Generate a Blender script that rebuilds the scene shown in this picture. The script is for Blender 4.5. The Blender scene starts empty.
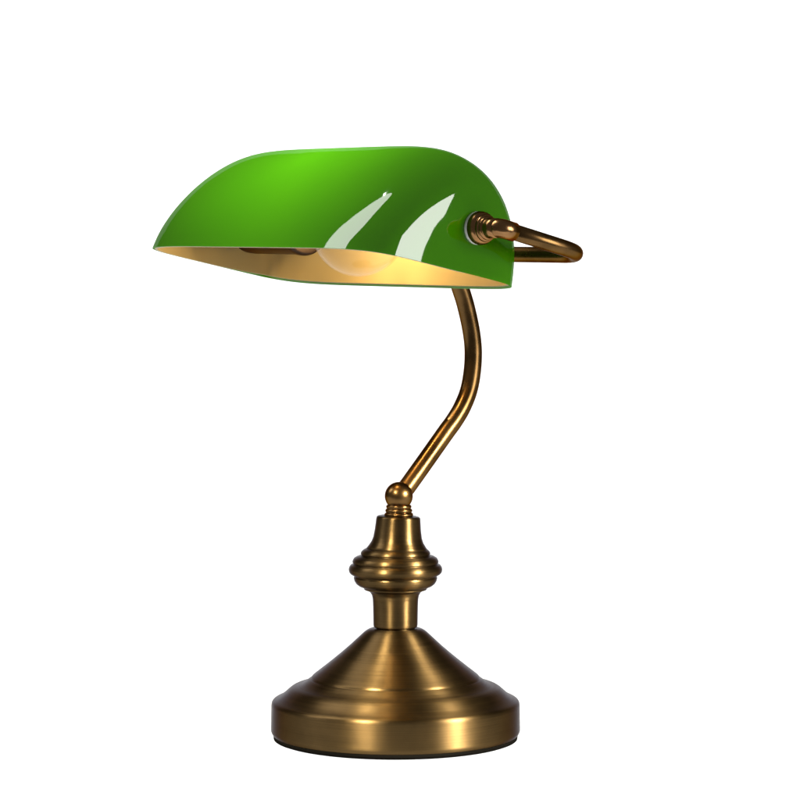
import bpy, bmesh, math
from mathutils import Vector, Matrix

S = bpy.context.scene
COL = S.collection
CM = 0.01
HEAD = math.radians

# ------------------------------------------------------------------ camera
cam_d = bpy.data.cameras.new('camera')
cam = bpy.data.objects.new('camera', cam_d)
COL.objects.link(cam)
CAM_H = 0.3018
cam.location = (0.00278, -1.74, CAM_H)
cam.rotation_euler = (HEAD(90), 0, 0)
cam_d.sensor_width = 36.0
cam_d.lens = 36.0 * 2815.0 / 800.0
cam_d.shift_y = -150.0 / 800.0
cam_d.clip_end = 100.0
cam_d.clip_start = 0.01
S.camera = cam

# ------------------------------------------------------------------ world: a dim studio
w = bpy.data.worlds.new('World')
S.world = w
w.use_nodes = True
bg = w.node_tree.nodes['Background']
bg.inputs['Color'].default_value = (1.0, 0.97, 0.93, 1)
bg.inputs['Strength'].default_value = 0.15

S.view_settings.view_transform = 'Standard'
S.view_settings.look = 'None'
S.view_settings.exposure = 0.0
S.view_settings.gamma = 1.0
S.cycles.max_bounces = 14
S.cycles.transmission_bounces = 10
S.cycles.sample_clamp_indirect = 4.0
S.cycles.use_adaptive_sampling = False
S.cycles.use_light_tree = False
S.cycles.use_denoising = True
S.cycles.denoiser = 'OPENIMAGEDENOISE'
S.cycles.denoising_prefilter = 'ACCURATE'
S.cycles.caustics_reflective = False


# ------------------------------------------------------------------ studio lamps
def area(name, loc, target, sx, sy, power, col=(1, 1, 1), spread=180, shape='RECTANGLE'):
    d = bpy.data.lights.new(name, 'AREA')
    d.shape = shape
    d.size = sx
    d.size_y = sy
    d.energy = power
    d.color = col
    d.spread = HEAD(spread)
    o = bpy.data.objects.new(name, d)
    COL.objects.link(o)
    o.location = loc
    v = Vector(target) - Vector(loc)
    o.rotation_euler = v.to_track_quat('-Z', 'Y').to_euler()
    return o


def around(az, el, dist, h=0.28):
    """a studio position: az degrees right of the camera side, el degrees up, round the lamp"""
    a, e = HEAD(az), HEAD(el)
    return (dist * math.sin(a) * math.cos(e), -dist * math.cos(a) * math.cos(e), h + dist * math.sin(e))


MID = (0, 0, 0.25)
area('softbox', around(57, 8, 1.3), MID, 0.58, 0.56, 14, (1, 0.98, 0.95))
area('softbox', around(-92, 45, 1.4), MID, 0.47, 1.40, 16, (1, 0.97, 0.95), shape='ELLIPSE')
# gridded strips aimed at the foot
area('gridded_strip', around(60, 20, 1.3, 0.05), (0, 0, 0.02), 0.32, 0.26, 1.5, (1, 0.90, 0.68), 11)
area('gridded_strip', around(-32, 36, 1.5, 0.05), (0.01, 0, 0.01), 0.70, 0.12, 1.9, (1, 0.89, 0.64), 10)
# small hard lamp over the shade
area('spot_lamp', (-0.588, 0.20, 1.64), (-0.055, -0.035, 0.36), 0.015, 0.015, 0.235, (1, 0.98, 0.9), 9.5)
# added lamps under and behind the translucent sheet, lifting the backdrop to white
area('backdrop_fill', (0, 0.3, -0.75), (0, 0.3, 0), 3.2, 3.6, 57)
area('backdrop_fill', (0, 2.4, 0.25), (0, 0, 0.25), 3.2, 1.9, 47)


# ------------------------------------------------------------------ materials
def mat(name):
    m = bpy.data.materials.new(name)
    m.use_nodes = True
    nt = m.node_tree
    return m, nt, nt.nodes['Principled BSDF']


def brass(name, base, rough, brushed=0.0, edge=(0.55, 0.42, 0.25), var=0.34):
    m, nt, b = mat(name)
    N, L = nt.nodes, nt.links
    b.inputs['Metallic'].default_value = 1.0
    b.inputs['Specular Tint'].default_value = (*edge, 1)
    tc = N.new('ShaderNodeTexCoord')
    # patina: slow cloudy variation
    n1 = N.new('ShaderNodeTexNoise')
    n1.inputs['Scale'].default_value = 55
    n1.inputs['Detail'].default_value = 5
    L.new(tc.outputs['Object'], n1.inputs['Vector'])
    # lathe marks: fine rings stacked along the height
    mp = N.new('ShaderNodeMapping')
    mp.inputs['Scale'].default_value = (14, 14, 2600)
    L.new(tc.outputs['Object'], mp.inputs['Vector'])
    n2 = N.new('ShaderNodeTexNoise')
    n2.inputs['Scale'].default_value = 1.0
    n2.inputs['Detail'].default_value = 3
    L.new(mp.outputs[0], n2.inputs['Vector'])
    mx = N.new('ShaderNodeMix')
    mx.data_type = 'FLOAT'
    mx.inputs[0].default_value = 0.55 if brushed else 0.0
    L.new(n1.outputs['Fac'], mx.inputs[2])
    L.new(n2.outputs['Fac'], mx.inputs[3])
    cr = N.new('ShaderNodeValToRGB')
    d, u = 1 - var, 1 + var
    cr.color_ramp.elements[0].position = 0.25
    cr.color_ramp.elements[1].position = 0.75
    cr.color_ramp.elements[0].color = (base[0] * d, base[1] * d, base[2] * d, 1)
    cr.color_ramp.elements[1].color = (base[0] * u, base[1] * u, base[2] * u, 1)
    L.new(mx.outputs[0], cr.inputs[0])
    L.new(cr.outputs[0], b.inputs['Base Color'])
    mr = N.new('ShaderNodeMapRange')
    mr.inputs['From Min'].default_value = 0.2
    mr.inputs['From Max'].default_value = 0.8
    mr.inputs['To Min'].default_value = rough * 0.8
    mr.inputs['To Max'].default_value = rough * 1.25
    L.new(mx.outputs[0], mr.inputs[0])
    L.new(mr.outputs[0], b.inputs['Roughness'])
    if brushed:
        b.inputs['Anisotropic'].default_value = brushed
        b.inputs['Anisotropic Rotation'].default_value = 0.25
        tg = N.new('ShaderNodeTangent')
        tg.direction_type = 'RADIAL'
        tg.axis = 'Z'
        L.new(tg.outputs[0], b.inputs['Tangent'])
        bp = N.new('ShaderNodeBump')
        bp.inputs['Strength'].default_value = 0.06
        bp.inputs['Distance'].default_value = 0.0002
        L.new(n2.outputs['Fac'], bp.inputs['Height'])
        L.new(bp.outputs[0], b.inputs['Normal'])
    return m


M_BRUSH = brass('brushed_antique_brass', (0.074, 0.0478, 0.0200), 0.37, 0.86, (0.40, 0.40, 0.44))
M_TUBE = brass('polished_antique_brass', (0.112, 0.063, 0.023), 0.27, 0.0, (0.36, 0.3, 0.24))
M_FIT = brass('polished_bronze', (0.26, 0.14, 0.06), 0.24, 0.0, (0.35, 0.22, 0.14))
M_SOCK = brass('dark_bronze', (0.035, 0.025, 0.02), 0.45)

m, nt, b = mat('black_felt')
b.inputs['Base Color'].default_value = (0.003, 0.0028, 0.0025, 1)
b.inputs['Roughness'].default_value = 1.0
b.inputs['Specular IOR Level'].default_value = 0.0
M_FELT = m

m, nt, b = mat('white_plastic')
b.inputs['Base Color'].default_value = (0.8, 0.8, 0.78, 1)
b.inputs['Roughness'].default_value = 0.4
M_WHITE = m


def fresnel_fac(nt, f0, f90, power=5.0):
    """reflectance that rises from f0 face-on to f90 at grazing"""
    N, L = nt.nodes, nt.links
    lw = N.new('ShaderNodeLayerWeight')
    lw.inputs['Blend'].default_value = 0.5
    p = N.new('ShaderNodeMath')
    p.operation = 'POWER'
    p.inputs[1].default_value = power
    L.new(lw.outputs['Facing'], p.inputs[0])
    q = N.new('ShaderNodeMath')
    q.operation = 'MULTIPLY_ADD'
    q.inputs[1].default_value = f90 - f0
    q.inputs[2].default_value = f0
    L.new(p.outputs[0], q.inputs[0])
    return q.outputs[0], lw


def opal_glass(name, c0, c1, trans, t_fac, f0, f90, rough):
    """glossy coloured glass: diffuse body that lets part of the light through, under a clear gloss"""
    m, nt, b = mat(name)
    N, L = nt.nodes, nt.links
    N.remove(b)
    tc = N.new('ShaderNodeTexCoord')
    n = N.new('ShaderNodeTexNoise')
    n.inputs['Scale'].default_value = 9
    n.inputs['Detail'].default_value = 2
    L.new(tc.outputs['Object'], n.inputs['Vector'])
    cr = N.new('ShaderNodeValToRGB')
    cr.color_ramp.elements[0].position = 0.3
    cr.color_ramp.elements[1].position = 0.7
    cr.color_ramp.elements[0].color = (*c0, 1)
    cr.color_ramp.elements[1].color = (*c1, 1)
    L.new(n.outputs['Fac'], cr.inputs[0])
    df = N.new('ShaderNodeBsdfDiffuse')
    L.new(cr.outputs[0], df.inputs['Color'])
    tr = N.new('ShaderNodeBsdfTranslucent')
    tr.inputs['Color'].default_value = (*trans, 1)
    m1 = N.new('ShaderNodeMixShader')
    m1.inputs[0].default_value = t_fac
    L.new(df.outputs[0], m1.inputs[1])
    L.new(tr.outputs[0], m1.inputs[2])
    gl = N.new('ShaderNodeBsdfGlossy')
    gl.inputs['Roughness'].default_value = rough
    # faint hand-blown waviness
    n2 = N.new('ShaderNodeTexNoise')
    n2.inputs['Scale'].default_value = 24
    n2.inputs['Detail'].default_value = 1.5
    L.new(tc.outputs['Object'], n2.inputs['Vector'])
    bp = N.new('ShaderNodeBump')
    bp.inputs['Strength'].default_value = 0.25
    bp.inputs['Distance'].default_value = 0.002
    L.new(n2.outputs['Fac'], bp.inputs['Height'])
    L.new(bp.outputs[0], gl.inputs['Normal'])
    fac, lw = fresnel_fac(nt, f0, f90)
    m2 = N.new('ShaderNodeMixShader')
    L.new(fac, m2.inputs[0])
    L.new(m1.outputs[0], m2.inputs[1])
    L.new(gl.outputs[0], m2.inputs[2])
    L.new(m2.outputs[0], nt.nodes['Material Output'].inputs[0])
    return m


M_GREEN = opal_glass('green_cased_glass', (0.037, 0.178, 0.0006), (0.044, 0.198, 0.0006), (0.30, 0.60, 0.003), 0.3, 0.06, 0.11, 0.03)
M_CREAM = opal_glass('cream_opal_lining', (0.45, 0.35, 0.16), (0.48, 0.375, 0.172), (0.75, 0.65, 0.42), 0.3, 0.035, 0.3, 0.12)

m, nt, b = mat('clear_bulb_glass')
nt.nodes.remove(b)
out = nt.nodes['Material Output']
tp = nt.nodes.new('ShaderNodeBsdfTransparent')
tp.inputs['Color'].default_value = (0.97, 0.97, 0.97, 1)
gl = nt.nodes.new('ShaderNodeBsdfGlossy')
gl.inputs['Roughness'].default_value = 0.02
fac, lw = fresnel_fac(nt, 0.015, 0.24, 4.0)
ms = nt.nodes.new('ShaderNodeMixShader')
nt.links.new(fac, ms.inputs[0])
nt.links.new(tp.outputs[0], ms.inputs[1])
nt.links.new(gl.outputs[0], ms.inputs[2])
nt.links.new(ms.outputs[0], out.inputs[0])
M_BULB = m

m, nt, b = mat('glowing_filament')
nt.nodes.remove(b)
em = nt.nodes.new('ShaderNodeEmission')
em.inputs['Color'].default_value = (1.0, 0.70, 0.34, 1)
em.inputs['Strength'].default_value = 740.0
nt.links.new(em.outputs[0], nt.nodes['Material Output'].inputs[0])
M_FIL = m

m, nt, b = mat('white_acrylic_sheet')
nt.nodes.remove(b)
out = nt.nodes['Material Output']
tr = nt.nodes.new('ShaderNodeBsdfTranslucent')
tr.inputs['Color'].default_value = (0.86, 0.86, 0.86, 1)
df = nt.nodes.new('ShaderNodeBsdfDiffuse')
df.inputs['Color'].default_value = (0.86, 0.86, 0.86, 1)
ms = nt.nodes.new('ShaderNodeMixShader')
ms.inputs[0].default_value = 0.08
nt.links.new(tr.outputs[0], ms.inputs[1])
nt.links.new(df.outputs[0], ms.inputs[2])
nt.links.new(ms.outputs[0], out.inputs[0])
M_ACRYL = m


# ------------------------------------------------------------------ mesh helpers
def link(name, bm, m, parent=None, smooth=True, loc=None):
    bmesh.ops.recalc_face_normals(bm, faces=bm.faces)
    me = bpy.data.meshes.new(name)
    bm.to_mesh(me)
    bm.free()
    for f in me.polygons:
        f.use_smooth = smooth
    mm = m if isinstance(m, (list, tuple)) else [m]
    for x in mm:
        me.materials.append(x)
    o = bpy.data.objects.new(name, me)
    COL.objects.link(o)
    if parent:
        o.parent = parent
    if loc:
        o.location = loc
    return o


def fillet(pts, rad, n=5):
    """round the corners of an open polyline; rad may be one value or one per point"""
    pts = [Vector(p) for p in pts]
    rs = rad if isinstance(rad, (list, tuple)) else [rad] * len(pts)
    out = [pts[0]]
    for i in range(1, len(pts) - 1):
        a, p, c = pts[i - 1], pts[i], pts[i + 1]
        d = min(rs[i], (a - p).length * 0.48, (c - p).length * 0.48)
        if d <= 1e-6:
            out.append(p)
            continue
        s = p + (a - p).normalized() * d
        e = p + (c - p).normalized() * d
        for k in range(n + 1):
            t = k / n
            out.append(s * (1 - t) ** 2 + p * 2 * t * (1 - t) + e * t * t)
    out.append(pts[-1])
    return out


def catmull(pts, n=8):
    pts = [Vector(p) for p in pts]
    P = [pts[0] * 2 - pts[1]] + pts + [pts[-1] * 2 - pts[-2]]
    out = []
    for i in range(1, len(P) - 2):
        a, b_, c, d = P[i - 1:i + 3]
        for k in range(n):
            t = k / n
            out.append(0.5 * (2 * b_ + (c - a) * t + (2 * a - 5 * b_ + 4 * c - d) * t * t + (3 * b_ - a - 3 * c + d) * t ** 3))
    out.append(pts[-1])
    return out


def lathe(bm, prof, mtx=None, seg=128, cap0=True, cap1=True):
    """prof: (radius, height) pairs in metres"""
    rings = []
    for r, z in prof:
        ring = []
        if r < 1e-7:
            v = Vector((0, 0, z))
            ring = [bm.verts.new(mtx @ v if mtx else v)]
        else:
            for k in range(seg):
                a = 2 * math.pi * k / seg
                v = Vector((r * math.cos(a), r * math.sin(a), z))
                ring.append(bm.verts.new(mtx @ v if mtx else v))
        rings.append(ring)
    for a, c in zip(rings, rings[1:]):
        if len(a) == 1 and len(c) == 1:
            continue
        for k in range(seg):
            j = (k + 1) % seg
            if len(a) == 1:
                bm.faces.new((a[0], c[k], c[j]))
            elif len(c) == 1:
                bm.faces.new((a[k], a[j], c[0]))
            else:
                bm.faces.new((a[k], a[j], c[j], c[k]))
    if cap0 and len(rings[0]) > 1:
        bm.faces.new(rings[0][::-1])
    if cap1 and len(rings[-1]) > 1:
        bm.faces.new(rings[-1])
    return bm


def tube(bm, path, rad, seg=32, caps=True):
    path = [Vector(p) for p in path]
    n = len(path)
    rr = rad if isinstance(rad, (list, tuple)) else [rad] * n
    t0 = (path[1] - path[0]).normalized()
    up = Vector((0, 0, 1)) if abs(t0.z) < 0.9 else Vector((1, 0, 0))
    u = t0.cross(up).normalized()
    rings = []
    for i, p in enumerate(path):
        t = (path[min(i + 1, n - 1)] - path[max(i - 1, 0)]).normalized()
        u = (u - t * u.dot(t)).normalized()
        v = t.cross(u)
        rings.append([bm.verts.new(p + (u * math.cos(2 * math.pi * k / seg) + v * math.sin(2 * math.pi * k / seg)) * rr[i]) for k in range(seg)])
    for a, c in zip(rings, rings[1:]):
        for k in range(seg):
            j = (k + 1) % seg
            bm.faces.new((a[k], a[j], c[j], c[k]))
    if caps:
        bm.faces.new(rings[0][::-1])
        bm.faces.new(rings[-1])
    return bm


# ------------------------------------------------------------------ the white sheet it stands on
def backdrop():
    bm = bmesh.new()
    prof = [(-0.36, 0.0), (0.9, 0.0)]
    R = 0.55
    for k in range(1, 25):
        a = math.pi / 2 * k / 24
        prof.append((0.9 + R * math.sin(a), R - R * math.cos(a)))
    prof.append((0.9 + R, 0.95))
    # the sheet is 3 mm thick
    up = []
    for i, (y, z) in enumerate(prof):
        a = prof[max(i - 1, 0)]
        c = prof[min(i + 1, len(prof) - 1)]
        t = Vector((c[0] - a[0], c[1] - a[1])).normalized()
        up.append((y + t.y * 0.003, z - t.x * 0.003))
    W = 1.25
    rows = [[bm.verts.new((sx * W, y, z)) for sx in (-1, 1)] for y, z in prof]
    for a, c in zip(rows, rows[1:]):
        bm.faces.new((a[0], a[1], c[1], c[0]))
    o = link('backdrop', bm, M_ACRYL)
    o['kind'] = 'structure'
    return o


backdrop()

# ------------------------------------------------------------------ the desk lamp
PX = 1 / 16.18 * CM                    # one photograph pixel at the lamp's axis, in metres


def zy(y):                             # photograph row -> height above the table at the axis
    return CAM_H - (y - 250.0) * PX


lamp = bpy.data.objects.new('desk_lamp', None)
COL.objects.link(lamp)
lamp.empty_display_size = 0.05
lamp['label'] = 'green glass banker desk lamp on a round brushed antique brass base'
lamp['category'] = 'desk lamp'

# --- foot pad under the base
bm = bmesh.new()
lathe(bm, [(0.0, 0.0), (119.5 * PX, 0.0), (121.8 * PX, 0.0005), (122.4 * PX, 0.0031), (0.0, 0.0031)], seg=160)
link('foot_pad', bm, M_FELT, lamp)

# --- base: band, shoulder, step, cone
prof = [(112, .0028), (121.2, .0028)]
prof = [(r * PX, z) for r, z in prof]
prof += [(123.0 * PX, .0034), (124.4 * PX, .0052), (124.5 * PX, .0062)]
pz = lambda r, z: (r * PX, z * CM)
prof += [pz(124.2, 2.12), pz(123.8, 2.26), pz(122.6, 2.37), pz(120.5, 2.44), pz(117, 2.54)]
prof += [pz(113, 2.70), pz(109, 2.92), pz(106, 3.08), pz(103.2, 3.19), pz(100, 3.255), pz(96.5, 3.31),
         pz(93, 3.39), pz(90, 3.50), pz(87.5, 3.62), pz(85.6, 3.70), pz(84.6, 3.72), pz(84.2, 3.76), pz(83.6, 3.84), pz(82.0, 3.93)]
prof += [pz(73, 4.36), pz(64, 4.80), pz(55, 5.26), pz(46, 5.74), pz(38, 6.20), pz(31, 6.60), pz(27.5, 6.74), pz(24.5, 6.80), pz(21, 6.815), pz(20, 6.77), pz(17, 6.77)]
base_prof = fillet([(a, c, 0) for a, c in prof], 0.0012, 3)
bm = bmesh.new()
lathe(bm, [(v.x, v.y) for v in base_prof], seg=192)
link('base', bm, M_BRUSH, lamp)

# --- neck and turned rings
y2 = lambda r, y: (r * PX, zy(y))
prof = [y2(15, 630), y2(19.3, 629.5), y2(19.5, 627.0), y2(21.2, 626.9), y2(22.0, 626.0), y2(22.2, 624), y2(22.3, 616), y2(22.5, 606), y2(22.8, 599), y2(23.6, 595), y2(25.6, 591.8), y2(28.6, 590.2),
        y2(31.4, 589.4), y2(31.6, 587.9), y2(33.2, 587.2), y2(36.6, 585.8), y2(39.4, 583.6), y2(41.2, 580.6), y2(41.9, 577.6), y2(41.0, 575.9),
        y2(42.2, 575.4), y2(44.8, 573.9), y2(46.4, 572.0), y2(46.9, 569.2), y2(46.3, 566.8), y2(44.9, 564.8), y2(43.2, 564.1), y2(41.9, 563.5),
        y2(43.2, 562.3), y2(42.9, 560.3), y2(41.5, 557.9), y2(38.4, 556.2), y2(35.4, 555.5), y2(33.8, 554.9), y2(35.0, 553.7), y2(34.4, 551.7), y2(32.7, 549.9), y2(29.6, 548.2)]
ring_prof = fillet([(a, c, 0) for a, c in prof], 0.00035, 3)
NECK_Z = zy(592)
bm = bmesh.new()
lathe(bm, [(v.x, v.y - NECK_Z) for v in ring_prof], seg=160)
neck = link('neck', bm, M_BRUSH, lamp, loc=(0, 0, NECK_Z))
lean = Matrix.Rotation(HEAD(2.2), 4, 'Y')

# --- collar that carries the knuckle (leans a touch to the right)
prof = [y2(30.6, 548.9), y2(28.3, 545.6), y2(26.0, 542.0), y2(24.4, 537.5), y2(23.2, 530), y2(22.6, 523.8), y2(22.2, 519.5), y2(21.9, 517.4), y2(21.0, 516.4), y2(19.6, 516.0), y2(6, 516.0)]
col_prof = fillet([(a, c, 0) for a, c in prof], 0.0004, 3)
bm = bmesh.new()
lathe(bm, [(v.x, v.y - NECK_Z) for v in col_prof], seg=160)
collar = link('collar', bm, M_BRUSH, lamp, loc=(0, 0, NECK_Z))
collar.rotation_euler = (0, HEAD(2.2), 0)

# --- knuckle: three thread rings and a ball
AX = Vector((3.3 * PX, 0, 0))
prof = [y2(13.0, 516.6), y2(14.0, 516.4), y2(14.5, 515.2), y2(14.3, 513.6), y2(13.0, 512.6), y2(12.7, 512.2),
        y2(13.4, 511.6), y2(13.6, 510.4), y2(13.2, 509.2), y2(12.2, 508.6), y2(12.0, 508.2), y2(12.6, 507.6), y2(12.8, 506.4), y2(12.4, 505.4), y2(11.4, 504.8), y2(10.9, 503.6)]
bm = bmesh.new()
Z0 = zy(496)
lathe(bm, [(v.x, v.y - Z0) for v in fillet([(a, c, 0) for a, c in prof], 0.0003, 3)], seg=96)
rb = 14.1 * PX
lathe(bm, [(rb * math.sin(math.pi * k / 40), -rb * math.cos(math.pi * k / 40)) for k in range(41)], seg=96)
link('knuckle', bm, M_TUBE, lamp, loc=AX + Vector((0, 0, Z0)))

# --- shade frame: l = long axis (near right end +), b = towards the back, n = up
A_, B_, H_, PE, QF, ROLL, TILT, YAW, T_, PZ, QB, AP, PV = (11.970861966400516, 6.333909709829992, 7.546374313425805, 5.906705105794648, 1.4486109069588922,
    -0.007165755274171705, 0.1988384167248485, 0.6764557545290683, -5.36, 29.246429166093034, 2.2480, 0.109, 5.515)
ORG = Vector((-4.180, -3.356, PZ - 0.12))


def P3(x, y, z):
    """shade coordinates in cm -> world metres"""
    ct, st = math.cos(TILT), math.sin(TILT)
    y, z = y * ct + z * st, -y * st + z * ct
    cr, sr = math.cos(ROLL), math.sin(ROLL)
    x, z = x * cr - z * sr, x * sr + z * cr
    ca, sa = math.cos(YAW), math.sin(YAW)
    return (ORG + Vector((x * sa + y * ca, -x * ca + y * sa, z))) * CM


def profile(q_front, q_back, n=72):
    """cross-section of the shade, unit half-width and height, back rim to front rim, evenly spaced"""
    raw = []
    for k in range(2001):
        th = math.pi * k / 2000
        q = q_front if th > math.pi / 2 else q_back
        c, s = math.cos(th), max(math.sin(th), 0)
        raw.append((math.copysign(abs(c) ** (2 / q), c), s ** (2 / q)))
    acc = [0.0]
    for a, c in zip(raw, raw[1:]):
        acc.append(acc[-1] + math.hypot((c[0] - a[0]) * B_, (c[1] - a[1]) * H_))
    out, j = [], 0
    for k in range(n + 1):
        s = acc[-1] * k / n
        while j < len(acc) - 2 and acc[j + 1] < s:
            j += 1
        f = (s - acc[j]) / max(acc[j + 1] - acc[j], 1e-9)
        out.append([raw[j][0] + (raw[j + 1][0] - raw[j][0]) * f, raw[j][1] + (raw[j + 1][1] - raw[j][1]) * f])
    for _ in range(10):                      # ease the ridge where the two arcs meet
        new = [r[:] for r in out]
        for k in range(1, n):
            new[k] = [(out[k - 1][d] + 2 * out[k][d] + out[k + 1][d]) / 4 for d in (0, 1)]
        out = new
    return out


def stations(n=120):
    raw = []
    for k in range(4001):
        ph = -math.pi / 2 + math.pi * k / 4000
        s = math.sin(ph)
        raw.append((math.copysign(abs(s) ** (2 / PE), s), max(math.cos(ph), 0) ** (2 / PE)))
    acc = [0.0]
    for a, c in zip(raw, raw[1:]):
        acc.append(acc[-1] + math.hypot((c[0] - a[0]) * A_, (c[1] - a[1]) * B_))
    out, j = [], 0
    for k in range(n + 1):
        s = acc[-1] * k / n
        while j < len(acc) - 2 and acc[j + 1] < s:
            j += 1
        f = (s - acc[j]) / max(acc[j + 1] - acc[j], 1e-9)
        out.append((raw[j][0] + (raw[j + 1][0] - raw[j][0]) * f, raw[j][1] + (raw[j + 1][1] - raw[j][1]) * f))
    return out


PROF = profile(QF, QB)
STAT = stations()


def dome_rows(inset):
    a, b_, h = A_ - inset, B_ - inset, H_ - inset
    rows = []
    for x, r in STAT:
        rz = max(1 - min(abs(x), 1) ** PV, 0) ** (1 / PV)
        row = []
        for cy, cz in PROF:
            wdt = (b_ - AP) if cy > 0 else (b_ + AP)
            lift = min(inset, 0.14) * max(0.0, min(1.0, r * cy * 1.6)) ** 1.5
            row.append((x * a, r * (AP + wdt * cy), lift + (h - lift) * rz * cz))
        rows.append(row)
    return rows


THICK = 0.26
pivot = P3(0, 1.28, 2.71)


def shade_shell(r0, r1, name, m):
    """closed shell between two insets; rim faces join them"""
    bm = bmesh.new()
    grid = []
    for rows in (dome_rows(r0), dome_rows(r1)):
        grid.append([[bm.verts.new(P3(*p) - pivot) for p in row] for row in rows])
    for g in grid:
        for i in range(len(g) - 1):
            for j in range(len(g[0]) - 1):
                bm.faces.new((g[i][j], g[i + 1][j], g[i + 1][j + 1], g[i][j + 1]))
    o_, i_ = grid
    for j in (0, len(PROF) - 1):
        for i in range(len(STAT) - 1):
            bm.faces.new((o_[i][j], o_[i + 1][j], i_[i + 1][j], i_[i][j]))
    bmesh.ops.remove_doubles(bm, verts=bm.verts, dist=1e-6)
    o = link(name, bm, m, lamp, loc=pivot)
    # keep the rim crisp
    me = o.data
    me.set_sharp_from_angle(angle=HEAD(55))
    return o


shade = shade_shell(0.0, 0.12, 'lamp_shade', M_GREEN)
lin = shade_shell(0.124, 0.26, 'lining', M_CREAM)
lin.parent = shade
lin.location = (0, 0, 0)

# --- bracket: a tube from one end of the shade round the back to the other
EX = 2.15
XA = A_ + EX
arm_y, arm_z = 1.28, 2.71
cor_y, cor_z = 8.15, 2.50


def bracket_path(xs):
    s, e = [], []
    pts = [P3(XA, arm_y + 0.15, arm_z), P3(XA, cor_y, cor_z), P3(-XA, cor_y, cor_z), P3(-XA, arm_y + 0.15, arm_z)]
    return fillet(pts, 0.021, 14)


bm = bmesh.new()
tube(bm, bracket_path(XA), 0.00475, 32)
link('bracket', bm, M_TUBE, lamp)

# --- pivot fittings at both ends: washer, stepped cap, elbow
def fitting(sgn):
    root = P3(sgn * A_, arm_y, arm_z)
    tip = P3(sgn * XA, arm_y, arm_z)
    ax = (tip - root).normalized()
    q = Vector((0, 0, 1)).rotation_difference(ax).to_matrix().to_4x4()
    mtx = Matrix.Translation(root) @ q
    c = lambda r, z: (r * CM, z * CM)
    bm = bmesh.new()
    pr = fillet([(a, b2, 0) for a, b2 in (c(0.2, .22), c(.97, .20), c(.98, .34), c(.95, .52), c(.87, .68), c(.78, .74), c(.80, .82), c(.77, .92), c(.69, .95), c(.70, 1.02), c(.66, 1.10), c(.60, 1.13), c(.585, 1.3), c(.56, 1.9))], 0.0006, 3)
    lathe(bm, [(v.x, v.y) for v in pr], mtx, 72)
    # rounded elbow
    arm = P3(sgn * XA, cor_y, cor_z) - tip
    ad = arm.normalized()
    el = fillet([tip - ax * 0.009, tip, tip + ad * 0.0095], 0.0055, 10)
    tube(bm, el, [0.0056] * len(el), 40)
    f = link('pivot_fitting', bm, M_FIT, lamp)
    bm = bmesh.new()
    lathe(bm, [c(.3, -.05), c(.93, -.05), c(.96, .0), c(.97, .17), c(.95, .205), c(.3, .22)], mtx, 72)
    link('washer', bm, M_WHITE, f)


fitting(1)
fitting(-1)

# --- stem: S-shaped tube from the knuckle up to the middle of the bracket
cb = Vector((math.cos(YAW), math.sin(YAW), 0))


def SP(s, z):
    return Vector((0, 0, 0)) + cb * (s * CM) + Vector((0, 0, z * CM - 0.0012))


bar_mid = P3(0, cor_y, cor_z)
pts = [SP(0.34, 15.06), SP(0.87, 15.56), SP(2.45, 17.2), SP(4.06, 18.89), SP(4.68, 19.52), SP(5.36, 20.37), SP(5.92, 21.43), SP(6.22, 22.69), SP(6.29, 24.0),
       SP(6.10, 25.3), SP(5.67, 26.8), SP(5.27, 27.8), SP(4.75, 28.9), SP(3.9, 29.75)]
pts.append(bar_mid + cb * 0.012 + Vector((0, 0, -0.0005)))
pts.append(bar_mid + cb * 0.001)
bm = bmesh.new()
tube(bm, catmull(pts, 8), 0.0056, 32)
link('stem', bm, M_TUBE, lamp)

# --- socket and clear bulb on the pivot axis, inside the shade
def axis_mtx(x, flip=1):
    o0 = P3(x, arm_y, arm_z)
    ax = (P3(x + flip, arm_y, arm_z) - o0).normalized()
    return Matrix.Translation(o0) @ Vector((0, 0, 1)).rotation_difference(ax).to_matrix().to_4x4()


bm = bmesh.new()
c = lambda r, z: (r * CM, z * CM)
pr = fillet([(a, b2, 0) for a, b2 in (c(.4, .1), c(.5, .4), c(.9, .6), c(1.4, .9), c(1.62, 1.3), c(1.66, 2.0), c(1.68, 6.6), c(1.74, 6.7), c(1.74, 7.1), c(1.6, 7.25), c(1.3, 7.25))], 0.0006, 3)
lathe(bm, [(v.x, v.y) for v in pr], axis_mtx(-11.6), 72)
link('lamp_socket', bm, M_SOCK, lamp)

BX = 0.9
BR = 2.95
bm = bmesh.new()
outer = [c(0.0, BR)]
n = 48
for k in range(1, n + 1):
    a = math.pi * 0.82 * k / n
    outer.append(c(BR * math.sin(a), BR * math.cos(a)))
outer += [c(1.38, -3.1), c(1.28, -3.6), c(1.25, -4.6)]
inner = []
for r, z in outer[::-1]:
    inner.append((max(r - 0.0007, 0.0), z - (0.0007 if z > 0 else -0.0002)))
inner[-1] = (0.0, (BR - .07) * CM)
lathe(bm, outer + inner, axis_mtx(BX), 64, False, False)
bulb = link('light_bulb', bm, M_BULB, lamp)

# the lit filament: a small coil hung inside the bulb
bm = bmesh.new()
mt = axis_mtx(BX)
coil = []
for k in range(33):
    a = 2 * math.pi * k / 32
    coil.append(mt @ Vector(((0.55 + 0.10 * math.cos(5 * a)) * math.cos(a) * CM, (0.55 + 0.10 * math.cos(5 * a)) * math.sin(a) * CM, (-1.3 + 0.12 * math.sin(5 * a)) * CM)))
tube(bm, coil[:-1], 0.0011, 5)
link('filament', bm, M_FIL, bulb)
